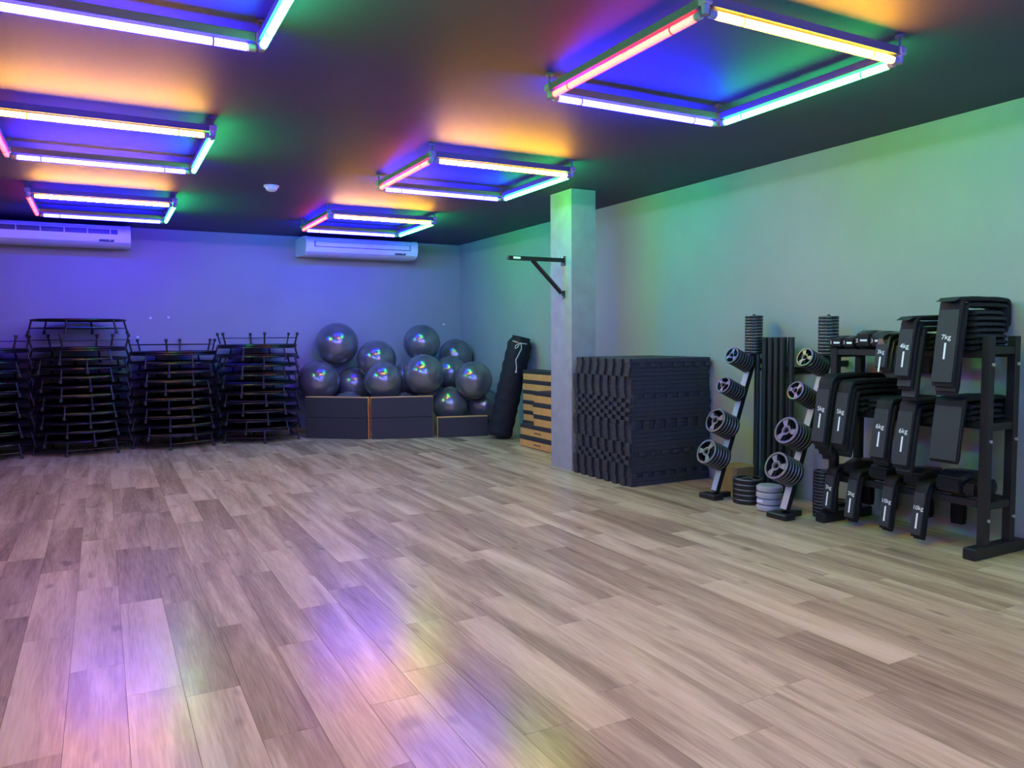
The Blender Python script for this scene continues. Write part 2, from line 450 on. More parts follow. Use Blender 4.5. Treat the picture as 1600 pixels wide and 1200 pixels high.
# ------------------------------------------------------------------ trampolines
UH = 0.19
TR = 0.53
rim_me = MB().torus((0, 0, UH - 0.014), TR, 0.0135, 44, 8).mesh('rim', 'tramp')
hoop_me = MB().torus((0, 0, 0.075), 0.558, 0.0065, 6, 6).mesh('brace', 'tramp')
b = MB(); b.lathe([(0.485, UH - 0.020), (0.485, UH - 0.012)], 36); mat_me = b.mesh('jump_mat', 'fabric')
b = MB()
for i in range(36):
    a = 2 * math.pi * i / 36; a2 = a + math.pi / 36
    b.path([(0.47 * math.cos(a), 0.47 * math.sin(a), UH - 0.016), (TR * math.cos(a2), TR * math.sin(a2), UH - 0.014), ], 0.005, 4)
bun_me = b.mesh('bungee_cords', 'fabric')
TF = 0.574      # feet stand a little outside the rim
leg_me = MB().cyl((TF, 0, 0.02), (TR + 0.004, 0, UH - 0.014), 0.0115, n=10).mesh('leg', 'tramp')
foot_me = MB().lathe([(0.018, 0), (0.0205, 0.006), (0.019, 0.026), (0.014, 0.042)], 12, Matrix.Translation((TF, 0, 0))).mesh('foot_cap', 'rubber')
def trampoline():
    t = thing('trampoline', 'x', 'trampoline')
    link('rim', rim_me, t); link('brace', hoop_me, t); link('jump_mat', mat_me, t)
    link('bungee_cords', bun_me, t)['kind'] = 'stuff'
    for k in range(6):
        l = link('leg', leg_me, t, None, (0, 0, k * math.pi / 3)); link('foot_cap', foot_me, l)
    return t
tp = trampoline(); first = True
stacks = [(-1.335, 11.315, 10, 'i', 1.50, 'leftmost stack', 0.35),
          (-0.235, 11.315, 11, 'iu', 1.70, 'tallest stack', 0.18),
          (0.865, 11.315, 10, 'i', 1.44, 'lowest stack', 0.30),
          (1.955, 11.315, 10, 'i', 1.52, 'stack beside the standing boards', 0.52)]
for (x, y, n, tops, htot, where, rz) in stacks:
    step = (htot - UH * (1 + len(tops))) / (n - 1)
    plan = [(k * step, True, rz + (k % 2) * math.pi / 6 + random.uniform(-.05, .05)) for k in range(n)]
    z = plan[-1][0] + UH
    for q in tops:
        plan.append((z, q == 'u', rz + (0.1 if q == 'u' else 0))); z += UH
    for k, (z, up, a) in enumerate(plan):
        o = tp if first else copy_tree(tp); first = False
        jx, jy = random.uniform(-.006, .006), random.uniform(-.006, .006)
        if up: o.location = (x + jx, y + jy, z); o.rotation_euler = (0, 0, a)
        else: o.location = (x + jx, y + jy, z + UH); o.rotation_euler = (math.pi, 0, a)
        pos = 'topmost' if k == len(plan) - 1 else ('lowest' if k == 0 else ORD[k])
        o['label'] = '%s black fitness trampoline%s in the %s' % (pos, '' if pos in ('topmost', 'lowest') else ' from the floor', where)
        o['group'] = 'stacked fitness trampolines'

# ------------------------------------------------------------------ exercise balls
balls = [(3.173, 11.563, 1.348, .324, 'highest on the left of the pile'), (2.863, 11.500, .791, .318, 'leftmost of the pile, above the left board'),
         (3.694, 11.267, 1.098, .303, 'upper middle of the left group'), (3.442, 11.612, .713, .279, 'small gap ball half hidden between the left two'),
         (3.628, 10.763, .804, .283, 'front middle one above the board joint'), (4.432, 11.259, 1.348, .291, 'highest on the right of the pile'),
         (4.182, 10.565, .891, .302, 'largest one above the second board'), (5.091, 11.443, 1.132, .280, 'upper right one close to the corner'),
         (4.819, 11.036, .873, .273, 'mostly hidden one under the upper right ball'), (4.82, 10.196, .802, .281, 'right one beside the leaning bag'),
         (4.584, 10.529, .43, .270, 'low one behind the short board'), (5.118, 10.46, .387, .268, 'low one partly behind the leaning bag'),
         (3.228, 11.212, .348, .290, 'sliver just over the left board'), (3.953, 10.836, .33, .295, 'sliver just over the second board'),
         (4.20, 11.30, .77, .295, 'dark one deep in the middle of the pile')]
bm = bmesh.new(); bmesh.ops.create_uvsphere(bm, u_segments=48, v_segments=28, radius=1.0)
ball_me = bpy.data.meshes.new('exercise_ball'); bm.to_mesh(ball_me); bm.free()
ball_me.materials.append(M['ball']); ball_me.polygons.foreach_set('use_smooth', [True] * len(ball_me.polygons))
plug_me = MB().lathe([(0.045, 0.985), (0.045, 1.004), (0.03, 1.010), (0.01, 1.010)], 12).mesh('valve_plug', 'valve')
for (x, y, z, r, lab) in balls:
    r -= 0.003
    o = link('exercise_ball', ball_me, None, (x, y, z), None)
    o.scale = (r, r, r); tag(o, 'grey pearl exercise ball, ' + lab, 'ball', 'piled exercise balls')
    link('valve_plug', plug_me, o, None, (random.uniform(1.2, 2.0), random.uniform(-.3, .3), random.uniform(1.5, 4)))

# ------------------------------------------------------------------ step boards
def step_board(name, L, Wd, Hh, label, loc, rot, group, mark=False, lip=0.006, lipw=0.006, ty=0.0):
    """lies flat with its tread up, long axis along local x"""
    t = thing(name, label, 'step board', loc, 0, group); t.rotation_euler = rot
    core = MB().box((0, 0, Hh * 0.35), (L, Wd, Hh * 0.62), ch=0.004).build('foam_core', 'step_core', t)
    MB().box((0, ty, Hh * 0.83), (L + lip, Wd + lipw, Hh * 0.34), ch=0.004).build('tread', 'step_top', t)
    MB().box((0, 0, Hh * 0.02), (L - 0.01, Wd - 0.01, Hh * 0.04)).build('base_sheet', 'step_top', t)
    if mark:
        p = MB()
        for k in range(6):
            p.box((-0.075 + k * 0.03, Wd / 2 + 0.0006, Hh * 0.36), (0.020, 0.001, Hh * 0.17))
        p.build('print', 'print', core, smooth=0)
    return t
HS = 0.148
G = 'stacked orange and black step boards'
for k in range(5):
    yc = (8.82 - 0.45) if k < 2 else (8.455 - 0.45 + (0.012 if k == 3 else 0))
    step_board('step_board', 0.90, 0.27, HS, '%s orange-sided step board%s in the front stack beside the column' % ('lowest' if k == 0 else ('topmost' if k == 4 else ORD[k]), '' if k in (0, 4) else ' from the floor'),
               (4.972 + (0.0, 0.01, 0.005, 0.0, 0.008)[k], yc, k * HS), (0, 0, math.pi / 2), G, mark=k < 2)
for k in range(7):
    step_board('step_board', 0.95, 0.25, 0.140, '%s orange-sided step board%s in the rear stack against the wall' % ('lowest' if k == 0 else ('topmost' if k == 6 else ORD[k]), '' if k in (0, 6) else ' from the floor'),
               (5.256, 8.78 + (0, .01, -.01, .005, 0, .012, .0)[k], k * 0.140), (0, 0, math.pi / 2), G)
# boards standing on edge in front of the balls: tread towards the room
def standing(a, b, z, hgt, label, low=False):
    a, b = Vector((*a, 0)), Vector((*b, 0)); d = b - a; L = d.length - 0.045; ang = math.atan2(d.y, d.x)
    n = Vector((-d.y, d.x, 0)).normalized(); Hh = 0.115
    mid = (a + b) / 2 + n * Hh
    step_board('step_board', L, hgt - 0.004, Hh, label, (mid.x, mid.y, z + hgt / 2), (math.pi / 2, 0, ang), 'step boards standing on edge before the balls', lip=-0.016, lipw=0.0 if low else -0.012, ty=0.0 if low else -0.006)
standing((2.53, 11.10), (3.296, 10.44), 0.0, 0.30, 'lower black board on edge at the left of the ball pile', True)
standing((2.53, 11.10), (3.296, 10.44), 0.30, 0.30, 'upper black board on edge at the left of the ball pile')
standing((3.300, 10.44), (4.183, 10.15), 0.0, 0.30, 'lower black board on edge in the middle before the balls', True)
standing((3.300, 10.44), (4.183, 10.15), 0.30, 0.30, 'upper black board on edge in the middle before the balls')
standing((4.190, 10.13), (4.95, 9.93), 0.0, 0.295, 'single low black board on edge beside the leaning bag')

# ------------------------------------------------------------------ leaning bag
A = Vector((4.93, 9.60, 0.0)); B2 = Vector((5.195, 9.42, 1.37)); ax = (B2 - A); LB = ax.length; axn = ax.normalized()
qd = Vector((0, 0, 1)).rotation_difference(axn)
t = thing('drawstring_bag', 'tall black drawstring bag leaning against the wall beside the balls', 'bag', A + Vector((0, 0, 0.042)))
t.rotation_euler = qd.to_euler()
b = MB(); prof = [(0.05, 0.004), (0.155, 0.0), (0.182, 0.03)]
for k in range(1, 24):
    z = k / 24 * (LB - 0.16); prof.append((0.178 + 0.007 * math.sin(k * 2.1) - 0.008 * k / 24, 0.03 + z))
prof += [(0.166, LB - 0.09), (0.150, LB - 0.05), (0.128, LB - 0.02), (0.118, LB + 0.000), (0.126, LB + 0.022), (0.100, LB + 0.016), (0.02, LB - 0.03)]
rr = []
for i, (r, z) in enumerate(prof):
    rr.append(b.ring([Vector((math.cos(2 * math.pi * k / 36) * r * (1 + (0.07 * math.cos(9 * 2 * math.pi * k / 36) if i > 25 else 0.012 * math.sin(5 * k + i))),
                              math.sin(2 * math.pi * k / 36) * r * (1 + (0.07 * math.cos(9 * 2 * math.pi * k / 36) if i > 25 else 0.012 * math.sin(5 * k + i))), z)) for k in range(36)]))
for p, q in zip(rr, rr[1:]): b.quadstrip(p, q)
b.cap(rr[0], True); b.cap(rr[-1])
b.build('body', 'bag', t, smooth=60)
dirc = Vector((-0.45, -0.89, 0)); sid = Vector((0.89, -0.45, 0))
def on(s, r, z): return dirc * r + sid * s + Vector((0, 0, z))
k = MB()
k.path([on(-0.11, 0.118, LB - 0.055), on(-0.05, 0.152, LB - 0.058), on(0.02, 0.160, LB - 0.06), on(0.09, 0.135, LB - 0.055)], 0.0065, 6)
k.path([on(0.01, 0.165, LB - 0.06), on(0.03, 0.178, LB - 0.13), on(0.01, 0.186, LB - 0.22), on(-0.012, 0.188, LB - 0.30), on(0.02, 0.188, LB - 0.40), on(0.026, 0.188, LB - 0.45)], 0.0065, 6)
k.path([on(0.0, 0.165, LB - 0.06), on(-0.03, 0.178, LB - 0.13), on(-0.055, 0.181, LB - 0.15), on(-0.06, 0.178, LB - 0.11), on(-0.01, 0.167, LB - 0.065)], 0.006, 6)
dr = k.build('drawstring', 'cord', t)
MB().path([on(0.026, 0.188, LB - 0.44), on(0.028, 0.188, LB - 0.475)], 0.012, 8).build('cord_end', 'cord', dr)
MB().path([on(-0.055, 0.165, LB - 0.062), on(-0.015, 0.172, LB - 0.066)], 0.014, 8).build('cord_lock', 'redcord', t)

# ------------------------------------------------------------------ puzzle mat stack
NT = 29; TH = 1.222 / NT
def tile_poly(side, phase, straight_front):
    h = side / 2; n = 14; seg = side / n; d = 0.028
    def edge(p0, p1, nrm, ph):
        out = []; p0 = Vector(p0); p1 = Vector(p1); t = (p1 - p0).normalized(); nrm = Vector(nrm)
        for k in range(n):
            s = p0 + t * (k * seg)
            if (k + ph) % 2 == 0:
                out += [s + t * seg * 0.08 + nrm * 0, s + t * seg * -0.02 + nrm * d * 0.9, s + t * seg * 0.12 + nrm * d, s + t * seg * 0.88 + nrm * d, s + t * seg * 1.02 + nrm * d * 0.9, s + t * seg * 0.92 + nrm * 0]
            else:
                out += [s + t * seg * 0.02, s + t * seg * 0.98]
        return out
    P = []
    if straight_front: P += [Vector((-h, -h - 0.012)), Vector((h, -h - 0.012))]
    else: P += edge((-h, -h), (h, -h), (0, -1), phase)
    P += edge((h, -h), (h, h), (1, 0), phase)
    P += [Vector((h, h)), Vector((-h, h))]
    P += edge((-h, h), (-h, -h), (-1, 0), phase)
    return [(p.x, p.y) for p in P]
tiles = {}
for ph in (0, 1):
    for sf in (0, 1):
        b = MB(); b.prism(tile_poly(0.955, ph, sf), 0.0008, TH - 0.0008); tiles[(ph, sf)] = b.mesh('puzzle_mat', 'eva', 25)
for k in range(NT):
    run = (k % 2) if k in (4, 5, 6, 15, 16, 17, 18, 24, 25) else (k // 5) % 2
    sf = 0 if (k in (2, 7, 13, 14, 20, 27)) else 1
    me = tiles[(run, sf)]
    off = 0.024 * math.sin(k * 0.62) + random.uniform(-.005, .005)
    o = link('puzzle_mat', me, None, (4.872 + random.uniform(-.005, .004), 6.300 + off * 0.7, k * TH))
    pos = 'lowest' if k == 0 else ('topmost' if k == NT - 1 else ORD[k])
    tag(o, '%s dark grey interlocking foam mat%s in the stack before the column' % (pos, '' if pos in ('lowest', 'topmost') else ' from the floor'), 'foam mat', 'stacked interlocking foam mats')

# ------------------------------------------------------------------ weight plates
def plate_mesh(Rr, th, nspoke=3):
    b = MB(); n = 48; hr = 0.016; hub = Rr * 0.36; inn = Rr * 0.80; z0, z1 = 0, th
    b.cur = 0
    mx = Matrix.Identity(4)
    def circ(r, z): return b.ring([(math.cos(2 * math.pi * i / n) * r, math.sin(2 * math.pi * i / n) * r, z) for i in range(n)])
    # rim (closed ring) : outer wall rounded, front lip in worn iron, chamfer paler as painted edge highlight
    o0 = circ(Rr * 0.985, z0); o1 = circ(Rr, z0 + th * 0.25); o2 = circ(Rr, z1 - th * 0.20)
    i0 = circ(inn, z0 + 0.001); i1 = circ(inn, z1 - 0.0015)
    b.quadstrip(o0, o1); b.quadstrip(o1, o2); b.quadstrip(i0, i1); b.quadstrip(i0, o0)
    o3 = circ(Rr * 0.962, z1); o4 = circ(Rr * 0.87, z1)
    b.cur = 1; b.quadstrip(o2, o3); b.quadstrip(o3, o4); b.cur = 0; b.quadstrip(o4, i1)
    # hub
    b.cur = 0
    h0 = circ(hub, z0 + 0.001); h1 = circ(hub, z1 - 0.001); g0 = circ(hr, z0 + 0.001); g1 = circ(hr, z1 - 0.001)
    b.quadstrip(h0, h1); b.quadstrip(g0, g1); b.quadstrip(g0, h0)
    hm = circ(hub * 0.72, z1 - 0.001); b.cur = 1; b.quadstrip(h1, hm); b.cur = 0; b.quadstrip(hm, g1)
    # spokes (wide, three openings between)
    for s in range(nspoke):
        a = 2 * math.pi * s / nspoke; w = 0.30
        po = [(math.cos(a - w * 1.25) * hub * .97, math.sin(a - w * 1.25) * hub * .97), (math.cos(a - w) * inn * 1.01, math.sin(a - w) * inn * 1.01),
              (math.cos(a) * inn * 1.02, math.sin(a) * inn * 1.02),
              (math.cos(a + w) * inn * 1.01, math.sin(a + w) * inn * 1.01), (math.cos(a + w * 1.25) * hub * .97, math.sin(a + w * 1.25) * hub * .97)]
        b.cur = 0
        q0 = b.ring([(x, y, z0 + th * 0.2) for x, y in po]); q1 = b.ring([(x, y, z1 - th * 0.12) for x, y in po])
        b.quadstrip(q0, q1); b.cap(q0, True); b.cur = 1; b.cap(q1)
    return b.mesh('weight_plate', ['iron', 'ironedge'])
plates = {0.078: plate_mesh(0.078, 0.024), 0.112: plate_mesh(0.112, 0.025), 0.092: plate_mesh(0.092, 0.032), 0.125: plate_mesh(0.125, 0.042)}
def put_plates(origin, direction, n, rad, step, where, group, spin=None):
    d = Vector(direction).normalized(); q = Vector((0, 0, 1)).rotation_difference(d)
    for k in range(n):
        p = Vector(origin) + d * (k * step)
        o = link('weight_plate', plates[rad], None, p)
        o.rotation_euler = (q @ Matrix.Rotation(random.uniform(0, 6.28) if spin is None else spin, 3, 'Z').to_quaternion()).to_euler()
        tag(o, ('%s weight plate from %s' % (ORD[k], where)), 'weight plate', group)

# plate trees
def plate_tree(y, xb, label, short, pegs, topn, topx):
    t = thing('plate_rack', label, 'weight rack', (xb, y, 0))
    xb0 = 0.04; lean_top = Vector((topx - xb, 0, 1.26)); foot = Vector((0.045, 0, 0.05))
    dirp = (lean_top - foot); L = dirp.length; dn = dirp.normalized()
    qq = Vector((0, 0, 1)).rotation_difference(dn)
    p = MB(); p.box((0, 0, L / 2), (0.05, 0.062, L), ch=0.004)
    po = p.build('post', 'black_metal', t, foot); po.rotation_euler = qq.to_euler()
    fc = MB(); fc.box((-0.0262, 0, L * 0.49), (0.002, 0.060, L * 0.96))
    fo = fc.build('post_face', 'rackpost', po)
    MB().box((0.0, 0, 0.022), (0.11, 0.20, 0.044), ch=0.006).build('foot', 'black_metal', t)
    MB().box((0.11, 0, 0.022), (0.20, 0.06, 0.044), ch=0.006).build('base_beam', 'black_metal', t)
    MB().box(((topx + XR) / 2 - xb, 0, 1.20), (XR - topx - 0.002, 0.05, 0.05), ch=0.004).build('wall_bracket', 'black_metal', t)
    out = Vector((-math.cos(math.radians(24)), 0, math.sin(math.radians(24))))
    for i, (z, n, rad, step) in enumerate(pegs):
        s = (z - foot.z) / dn.z; base = foot + dn * s
        pg = MB(); pg.cyl(base, base + out * (0.035 + n * step + 0.012), 0.0135, n=12); pg.build('peg', 'black_metal', t)
        hgtn = ('lowest', 'second lowest', 'second highest', 'highest')[i]
        put_plates(Vector((xb, y, 0)) + base + out * 0.037, out, n, rad, step, 'the post, %s slanted peg, %s' % (hgtn, short), 'plates on the slanted pegs', spin=random.uniform(0, 6))
    tp_ = Vector((topx - xb, 0, 1.235))
    pk = MB(); pk.cyl(tp_, tp_ + Vector((0, 0, topn * 0.0265 + 0.045)), 0.0125, n=12); pk.build('top_peg', 'black_metal', t)
    put_plates(Vector((xb, y, 0)) + tp_ + Vector((0, 0, 0.035)), (0, 0, 1), topn, 0.078, 0.0265, 'the bottom on the upright top peg, %s' % short, 'plates on the upright pegs')
PG = [(0.33, 6, 0.112, 0.034), (0.60, 6, 0.112, 0.034), (0.90, 7, 0.078, 0.032), (1.16, 7, 0.078, 0.032)]
plate_tree(5.064, 4.70, 'slanted weight plate rack standing next to the foam mat stack', 'rack by foam mats', PG, 13, 5.19)
plate_tree(4.239, 4.655, 'slanted weight plate rack standing next to the ankle weight rack', 'rack by ankle weights', PG, 12, 5.165)

# plates on the floor
put_plates((4.86, 4.79, 0.001), (0, 0, 1), 5, 0.125, 0.043, 'the floor in the wide black stack between the slanted racks', 'plates on the floor between the racks')
put_plates((5.21, 4.165, 0.001), (0, 0, 1), 3, 0.092, 0.033, 'the floor in the low stack behind the second slanted rack', 'plates on the floor behind the second rack')
put_plates((5.00, 4.125, 0.001), (0, 0, 1), 14, 0.078, 0.0262, 'the floor in the tall narrow stack by the ankle weights', 'plates in the tall floor stack')
t = thing('wrapped_plates', 'stack of weight plates wrapped in clear shrink film on the floor', 'wrapped plates', (4.80, 4.49, 0))
for k in range(4):
    prf = [(0.03, 0), (0.094, 0.002), (0.106, 0.012), (0.106, 0.040), (0.094, 0.050), (0.03, 0.052)]
    MB().lathe(prf, 28).build('wrapped_plate', 'film', t, (random.uniform(-.004, .004), random.uniform(-.004, .004), k * 0.052))
MB().box((-0.108, -0.0, 0.085), (0.003, 0.05, 0.022), Matrix.Rotation(0.2, 3, 'Z')).build('paper_label', 'sticker', t)

# cardboard box behind
t = thing('cardboard_box', 'low brown cardboard box on the floor behind the nearest slanted rack', 'box', (5.12, 5.17, 0))
MB().box((0, 0, 0.12), (0.26, 0.24, 0.24)).build('carton', 'card', t, smooth=0)
for s in (-1, 1):
    MB().box((s * 0.066, 0, 0.2425), (0.130, 0.24, 0.004)).build('flap', 'card', t, smooth=0)
# ------------------------------------------------------------------ bars in a holder
t = thing('bar_holder', 'black bar holder rail with clips fixed to the wall between plate racks', 'holder', (XR, 4.83, 1.13))
MB().box((-0.012, 0, 0), (0.024, 0.52, 0.05), ch=0.004).build('rail', 'black_metal', t)
cl = MB().cyl((-0.16, 0, -0.014), (-0.16, 0, 0.014), 0.014, n=10)
cl.box((-0.09, 0, 0), (0.14, 0.014, 0.012))
clm = cl.mesh('clip', 'black_metal')
ys = [5.008, 4.972, 4.930, 4.893, 4.862, 4.825, 4.796, 4.760, 4.728, 4.695, 4.625]
for i, y in enumerate(ys):
    if i % 2 == 0: link('clip', clm, t, (0, y - 4.83 + 0.02, 0))
brb = MB().cyl((0, 0, 0.0), (0, 0, 1.405), 0.0215, n=14); bar_me = brb.mesh('barbell_bar', 'foam_bar')
bar_end = MB().lathe([(0.0165, 1.40), (0.0222, 1.402), (0.0222, 1.416), (0.0165, 1.418)], 14).mesh('end_cap', 'rubber')
for i, y in enumerate(ys):
    o = link('barbell_bar', bar_me, None, (5.185 + (0.06 if i % 2 else 0.0), y, 0)); link('end_cap', bar_end, o)
    tag(o, '%s upright black barbell bar counted from the foam mats' % ORD[i], 'barbell bar', 'upright barbell bars between the plate racks')

o = link('barbell_bar', bar_me, None, (5.335, 5.165, 0)); link('end_cap', bar_end, o)
tag(o, 'lone upright black barbell bar behind the cardboard box', 'barbell bar', 'upright barbell bars between the plate racks')
# ------------------------------------------------------------------ ankle weight rack
Y0, Y1 = 2.85, 3.995; XF, XK = 4.955, 5.235
t = thing('ankle_weight_rack', 'black steel frame rack with three rail levels, loaded with ankle weights', 'rack', ((XF + XK) / 2, (Y0 + Y1) / 2, 0))
ox, oy = t.location.x, t.location.y
for y in (Y0, Y1):
    MB().box((5.085 - ox, y - oy, 0.038), (0.56, 0.085, 0.076), ch=0.008).build('foot', 'black_metal', t)
    ht = 1.42 if y == Y0 else 1.335
    for x in (XF, XK):
        MB().box((x - ox, y - oy, 0.076 + (ht - 0.076) / 2), (0.055, 0.055, ht - 0.076), ch=0.003).build('post', 'black_metal', t)
    for z in ((0.33, 0.84, 1.33) if y == Y0 else (0.33, 0.84, 1.29)):
        MB().box((ox - ox, y - oy, z), (XK - XF - 0.056, 0.045, 0.05), ch=0.003).build('cross_brace', 'black_metal', t)
        if y == Y0:
            for x in (XF, XK):
                MB().cyl((x - ox, y - oy - 0.0275, z - 0.09), (x - ox, y - oy - 0.038, z - 0.09), 0.011, n=8).build('bolt', 'zinc', t)
RZ = {'top': 1.305, 'mid': 0.85, 'low': 0.34}
for z in RZ.values():
    for x in (XF, XK):
        MB().box((x - ox, 0, z), (0.045, Y1 - Y0 - 0.06, 0.045), ch=0.003).build('rail', 'black_metal', t)

txt = {}
def text_mesh(s, size):
    if (s, size) not in txt:
        cu = bpy.data.curves.new('t', 'FONT'); cu.body = s; cu.size = size; cu.extrude = 0.0004; cu.align_x = 'CENTER'
        ob = bpy.data.objects.new('t', cu); COL.objects.link(ob)
        dg = bpy.context.evaluated_depsgraph_get()
        me = bpy.data.meshes.new_from_object(ob.evaluated_get(dg)); me.materials.clear(); me.materials.append(M['ink'])
        bpy.data.objects.remove(ob); me.name = 'print'; txt[(s, size)] = me
    return txt[(s, size)]

def drape(yc, w, railz, k, th, fb, bb, label, group, mark=None, shiny=False, q=0, xo=0.0, tail=False):
    """one ankle weight laid over both rails: k-th layer; fb/bb = heights where its flaps end"""
    xf = XF - xo - (0.045 if k == q else 0.088) - q * th * 0.98
    xk = min(XK + (0.042 if k == q else 0.080) + q * th * 0.9, XR - 0.004 - th * 0.5)
    zt = railz + 0.026 + (k + 0.5) * th
    rad = 0.022 + 0.016 * min(q, 3)
    pts = []
    nfl = 9
    sl = min(0.075, (zt - rad - fb) * 0.16)
    for i in range(nfl): pts.append((xf - sl * (1 - i / nfl) - 0.006 * math.sin(i / nfl * 3.1), fb + (zt - rad - fb) * i / nfl))
    for i in range(6):
        a = math.pi - i / 5 * math.pi / 2; pts.append((xf + rad + math.cos(a) * rad, zt - rad + math.sin(a) * rad))
    for i in range(1, 7): pts.append((xf + rad + (xk - xf - 2 * rad) * i / 7, zt + 0.004 * math.sin(i / 7 * math.pi)))
    for i in range(6):
        a = math.pi / 2 - i / 5 * math.pi / 2; pts.append((xk - rad + math.cos(a) * rad, zt - rad + math.sin(a) * rad))
    for i in range(1, 8): pts.append((xk, zt - rad - (zt - rad - bb) * i / 7))
    N = len(pts); b = MB(); rr = []
    sec = [(-.5, -.30), (-.40, -.5), (.40, -.5), (.5, -.30), (.5, .30), (.40, .5), (-.40, .5), (-.5, .30)]
    acc = 0
    for i, (x, z) in enumerate(pts):
        x0, z0 = pts[max(i - 1, 0)]; x1, z1 = pts[min(i + 1, N - 1)]
        d = Vector((x1 - x0, 0, z1 - z0)).normalized(); nrm = Vector((-d.z, 0, d.x))
        if i: acc += math.hypot(x - x0, z - z0)
        tt = th * (0.72 + 0.24 * abs(math.sin(acc / 0.085 * math.pi)))
        if i in (0, N - 1): tt *= 0.55
        wy = w * (0.94 if i in (0, N - 1) else 1.0)
        rr.append(b.ring([Vector((x, 0, z)) + Vector((0, 1, 0)) * (s * wy) + nrm * (q * tt) for s, q in sec]))
    for p, q in zip(rr, rr[1:]): b.quadstrip(p, q)
    b.cap(rr[0], True); b.cap(rr[-1])
    t = thing('ankle_weight', label, 'ankle weight', (0, yc, 0), 0, group)
    b.build('pad', 'shiny_nylon' if shiny else 'nylon', t, smooth=50)
    # binding strap on the front flap
    flen = zt - rad - fb; tilt = math.atan2(sl, flen); xs = -th * 0.5 - 0.0045
    so = MB().box((0, 0, 0), (0.004, w * 0.90, flen * 0.90), ch=0.001).build('strap', 'strap', t, (xf - sl * 0.5 + xs, 0, fb + flen * 0.5))
    so.rotation_euler = (0, tilt, 0)
    if mark:
        me = text_mesh(mark, 0.040 if w < 0.1 else 0.046)
        zc = flen * 0.08
        o = link('print', me, so, (-0.0025, 0, zc)); o.rotation_euler = (math.pi / 2, 0, -math.pi / 2)
        MB().box((-0.0025, 0, zc - 0.075), (0.001, 0.012, 0.105)).build('print_stripe', 'ink', so, smooth=0)
    if tail:
        tl = MB(); zz = zt + th * 0.40
        ra = [tl.ring([(x, yy, zb) for x, zb in ((xf + 0.10, zz), (xf + 0.10, zz - 0.005), (xf - 0.02, zz - 0.016), (xf - 0.075, zz - 0.030), (xf - 0.02, zz - 0.004))]) for yy in (-w * 0.42, w * 0.42)]
        tl.quadstrip(*ra); tl.cap(ra[0], True); tl.cap(ra[1]); tl.build('strap_tail', 'strap', t, smooth=0)
    return t

GA = 'ankle weights draped over the rack'
def flat_pad(yc, w, z, th, x0, x1, label):
    """a closed ankle weight lying flat across both rails, pockets showing along its edge"""
    b = MB(); N = 22; rr = []
    sec = [(-.5, -.28), (-.42, -.5), (.42, -.5), (.5, -.28), (.5, .28), (.42, .5), (-.42, .5), (-.5, .28)]
    dr = random.uniform(0.004, 0.014)
    for i in range(N):
        u = i / (N - 1); x = x0 + (x1 - x0) * u
        tt = th * (0.78 + 0.17 * abs(math.sin(u * 5 * math.pi)))
        if i in (0, N - 1): tt *= 0.5
        zz = z + th / 2 - dr * (2 * u - 1) ** 4
        rr.append(b.ring([(x, yc + s * w, zz + q * tt) for s, q in sec]))
    for p, q in zip(rr, rr[1:]): b.quadstrip(p, q)
    b.cap(rr[0], True); b.cap(rr[-1])
    t = thing('ankle_weight', label, 'ankle weight', (0, 0, 0), 0, GA)
    b.build('pad', 'nylon', t, smooth=50)
    MB().box(((x0 + x1) / 2, yc - w / 2 - 0.0015, z + th * 0.5), ((x1 - x0) * 0.86, 0.003, th * 0.34)).build('binding', 'strap', t, smooth=0)
def pile(yc, w, rail, nflat, ndr, th, front, back, where, marks, shear=0.0, shiny=False, xo=0.0):
    n = nflat + ndr
    for k in range(n):
        pos = 'topmost' if k == n - 1 else ('lowest' if k == 0 else ORD[k])
        lab = '%s ankle weight%s, %s' % (pos, '' if pos in ('topmost', 'lowest') else ' from below', where)
        y = yc + shear * k + random.uniform(-.005, .005)
        if k < nflat:
            flat_pad(y, w, RZ[rail] + 0.0225 + k * th, th, XF - 0.05 - xo + random.uniform(-.012, .012), XK + 0.05 + random.uniform(-.02, .01), lab)
        else:
            q = k - nflat
            fb = front[0] + (front[1] - front[0]) * (q / max(ndr - 1, 1))
            drape(y, w, RZ[rail] + 0.004, k, th, fb, max(back, RZ[rail] + (k - 1) * th - 0.09 if nflat else back), lab, GA, marks.get(q), shiny, q=q, xo=xo, tail=(rail == 'top' and k == n - 1))
# top level
pile(3.495, 0.095, 'top', 0, 3, 0.038, (1.16, 1.20), 1.15, 'short pile beside the small rolled weights', {2: '3kg'}, shiny=True)
pile(3.255, 0.110, 'top', 3, 3, 0.038, (0.99, 1.14), 1.05, 'middle pile on the top rail', {2: '4kg', 0: '4kg'}, 0.006)
pile(2.985, 0.150, 'top', 7, 2, 0.038, (1.04, 1.10), 1.02, 'tallest pile, near end of the top rail', {1: '7kg'}, 0.004)
# middle level
pile(3.905, 0.120, 'mid', 3, 4, 0.038, (0.50, 0.62), 0.56, 'far end pile on the middle rail', {3: '5kg'}, 0.002)
pile(3.755, 0.110, 'mid', 3, 3, 0.038, (0.54, 0.62), 0.60, 'second pile from far end, middle rail', {2: '5kg'}, 0.004)
pile(3.610, 0.110, 'mid', 3, 0, 0.038, (0.54, 0.62), 0.60, 'flat pile in the centre of the middle rail', {}, 0.004)
pile(3.475, 0.120, 'mid', 1, 2, 0.038, (0.52, 0.56), 0.55, 'third draped pile from far end, middle rail', {1: '6kg'}, 0.004)
pile(3.290, 0.120, 'mid', 1, 2, 0.038, (0.48, 0.53), 0.55, 'fourth draped pile from far end, middle rail', {1: '6kg'}, 0.004)
pile(3.020, 0.200, 'mid', 3, 1, 0.038, (0.60, 0.62), 0.60, 'wide pile, near end of the middle rail', {}, 0.004)
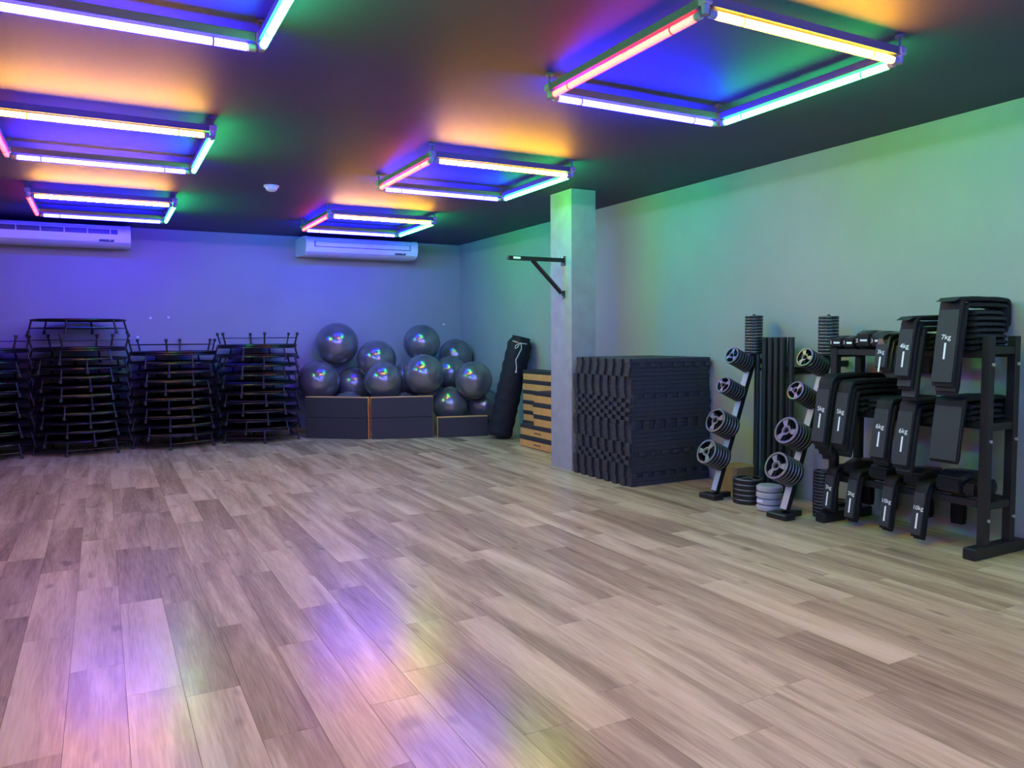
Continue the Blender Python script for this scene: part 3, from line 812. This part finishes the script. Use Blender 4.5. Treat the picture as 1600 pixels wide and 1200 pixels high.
# lowest level
for yc, wv, fb, where, mk in ((3.945, 0.085, 0.085, 'hanging at the far end, lowest rail', '2kg'), (3.740, 0.085, 0.055, 'second from far end, lowest rail', '2kg'),
                          (3.455, 0.085, 0.050, 'third from far end, lowest rail', '10kg'), (3.215, 0.085, 0.045, 'fourth from far end, lowest rail', '10kg')):
    pile(yc, wv, 'low', 0, 2, 0.034, (fb, fb + 0.02), 0.10, where, {1: mk})

# rolled weights (closed loops) lying on rails
def roll_mesh(w, d, h):
    b = MB(); n = 28; rings = []
    for yy, sc in ((-w / 2, 0.86), (-w / 2 + 0.012, 1.0), (w / 2 - 0.012, 1.0), (w / 2, 0.86)):
        ring = []
        for i in range(n):
            a = 2 * math.pi * i / n; e = 3.2
            cx = math.copysign(abs(math.cos(a)) ** (2 / e), math.cos(a)); cz = math.copysign(abs(math.sin(a)) ** (2 / e), math.sin(a))
            pk = 1 + 0.045 * math.cos(7 * a)
            ring.append((cx * d / 2 * sc * pk, yy, h / 2 + cz * h / 2 * sc * pk))
        rings.append(b.ring(ring))
    inner = []
    for p, q in zip(rings, rings[1:]): b.quadstrip(p, q)
    b.cap(rings[0], True); b.cap(rings[-1])
    return b
def rolled(x, y, z, w, d, h, label, mark):
    t = thing('ankle_weight', label, 'ankle weight', (x, y, z), 0, 'rolled ankle weights on the rack')
    roll_mesh(w, d, h).build('pad', 'shiny_nylon', t, smooth=50)
    MB().box((-d / 2 * 1.055, 0, h * 0.5), (0.004, w * 0.9, h * 0.42)).build('strap', 'nylon', t)
    if mark:
        o = link('print', text_mesh(mark, 0.036), t, (-d / 2 * 1.055 - 0.0028, w * 0.30, h * 0.38)); o.rotation_euler = (math.pi / 2, 0, -math.pi / 2)
        MB().box((-d / 2 * 1.055 - 0.0028, -w * 0.14, h * 0.48), (0.001, w * 0.46, 0.014)).build('print_stripe', 'ink', t, smooth=0)
    return t
TZ = RZ['top'] + 0.0225
rolled(5.06, 3.975, TZ, 0.115, 0.27, 0.100, 'small shiny rolled ankle weight at the far end of the top rail', '1')
rolled(5.06, 3.862, TZ, 0.100, 0.27, 0.098, 'small shiny rolled ankle weight second from the far end of the top rail', '1')
rolled(5.06, 3.740, TZ, 0.125, 0.28, 0.138, 'medium shiny rolled ankle weight third from the far end of the top rail', '2')
rolled(5.06, 3.620, TZ, 0.110, 0.28, 0.132, 'medium shiny rolled ankle weight beside the short pile on the top rail', '3')
LZ = RZ['low'] + 0.0225
rolled(5.08, 3.845, LZ, 0.105, 0.28, 0.13, 'dark rolled ankle weight on the lowest rail between the first two straps', None)
rolled(5.08, 3.600, LZ, 0.16, 0.28, 0.14, 'dark rolled ankle weight on the lowest rail in the middle gap', None)
rolled(5.08, 3.335, LZ, 0.13, 0.28, 0.14, 'dark rolled ankle weight on the lowest rail before the last strap', None)
rolled(5.08, 3.075, LZ, 0.17, 0.30, 0.16, 'dark rolled ankle weight on the lowest rail behind the last strap', None)
rolled(5.08, 2.945, LZ, 0.08, 0.26, 0.12, 'thin dark rolled ankle weight by the near posts on the lowest rail', None)
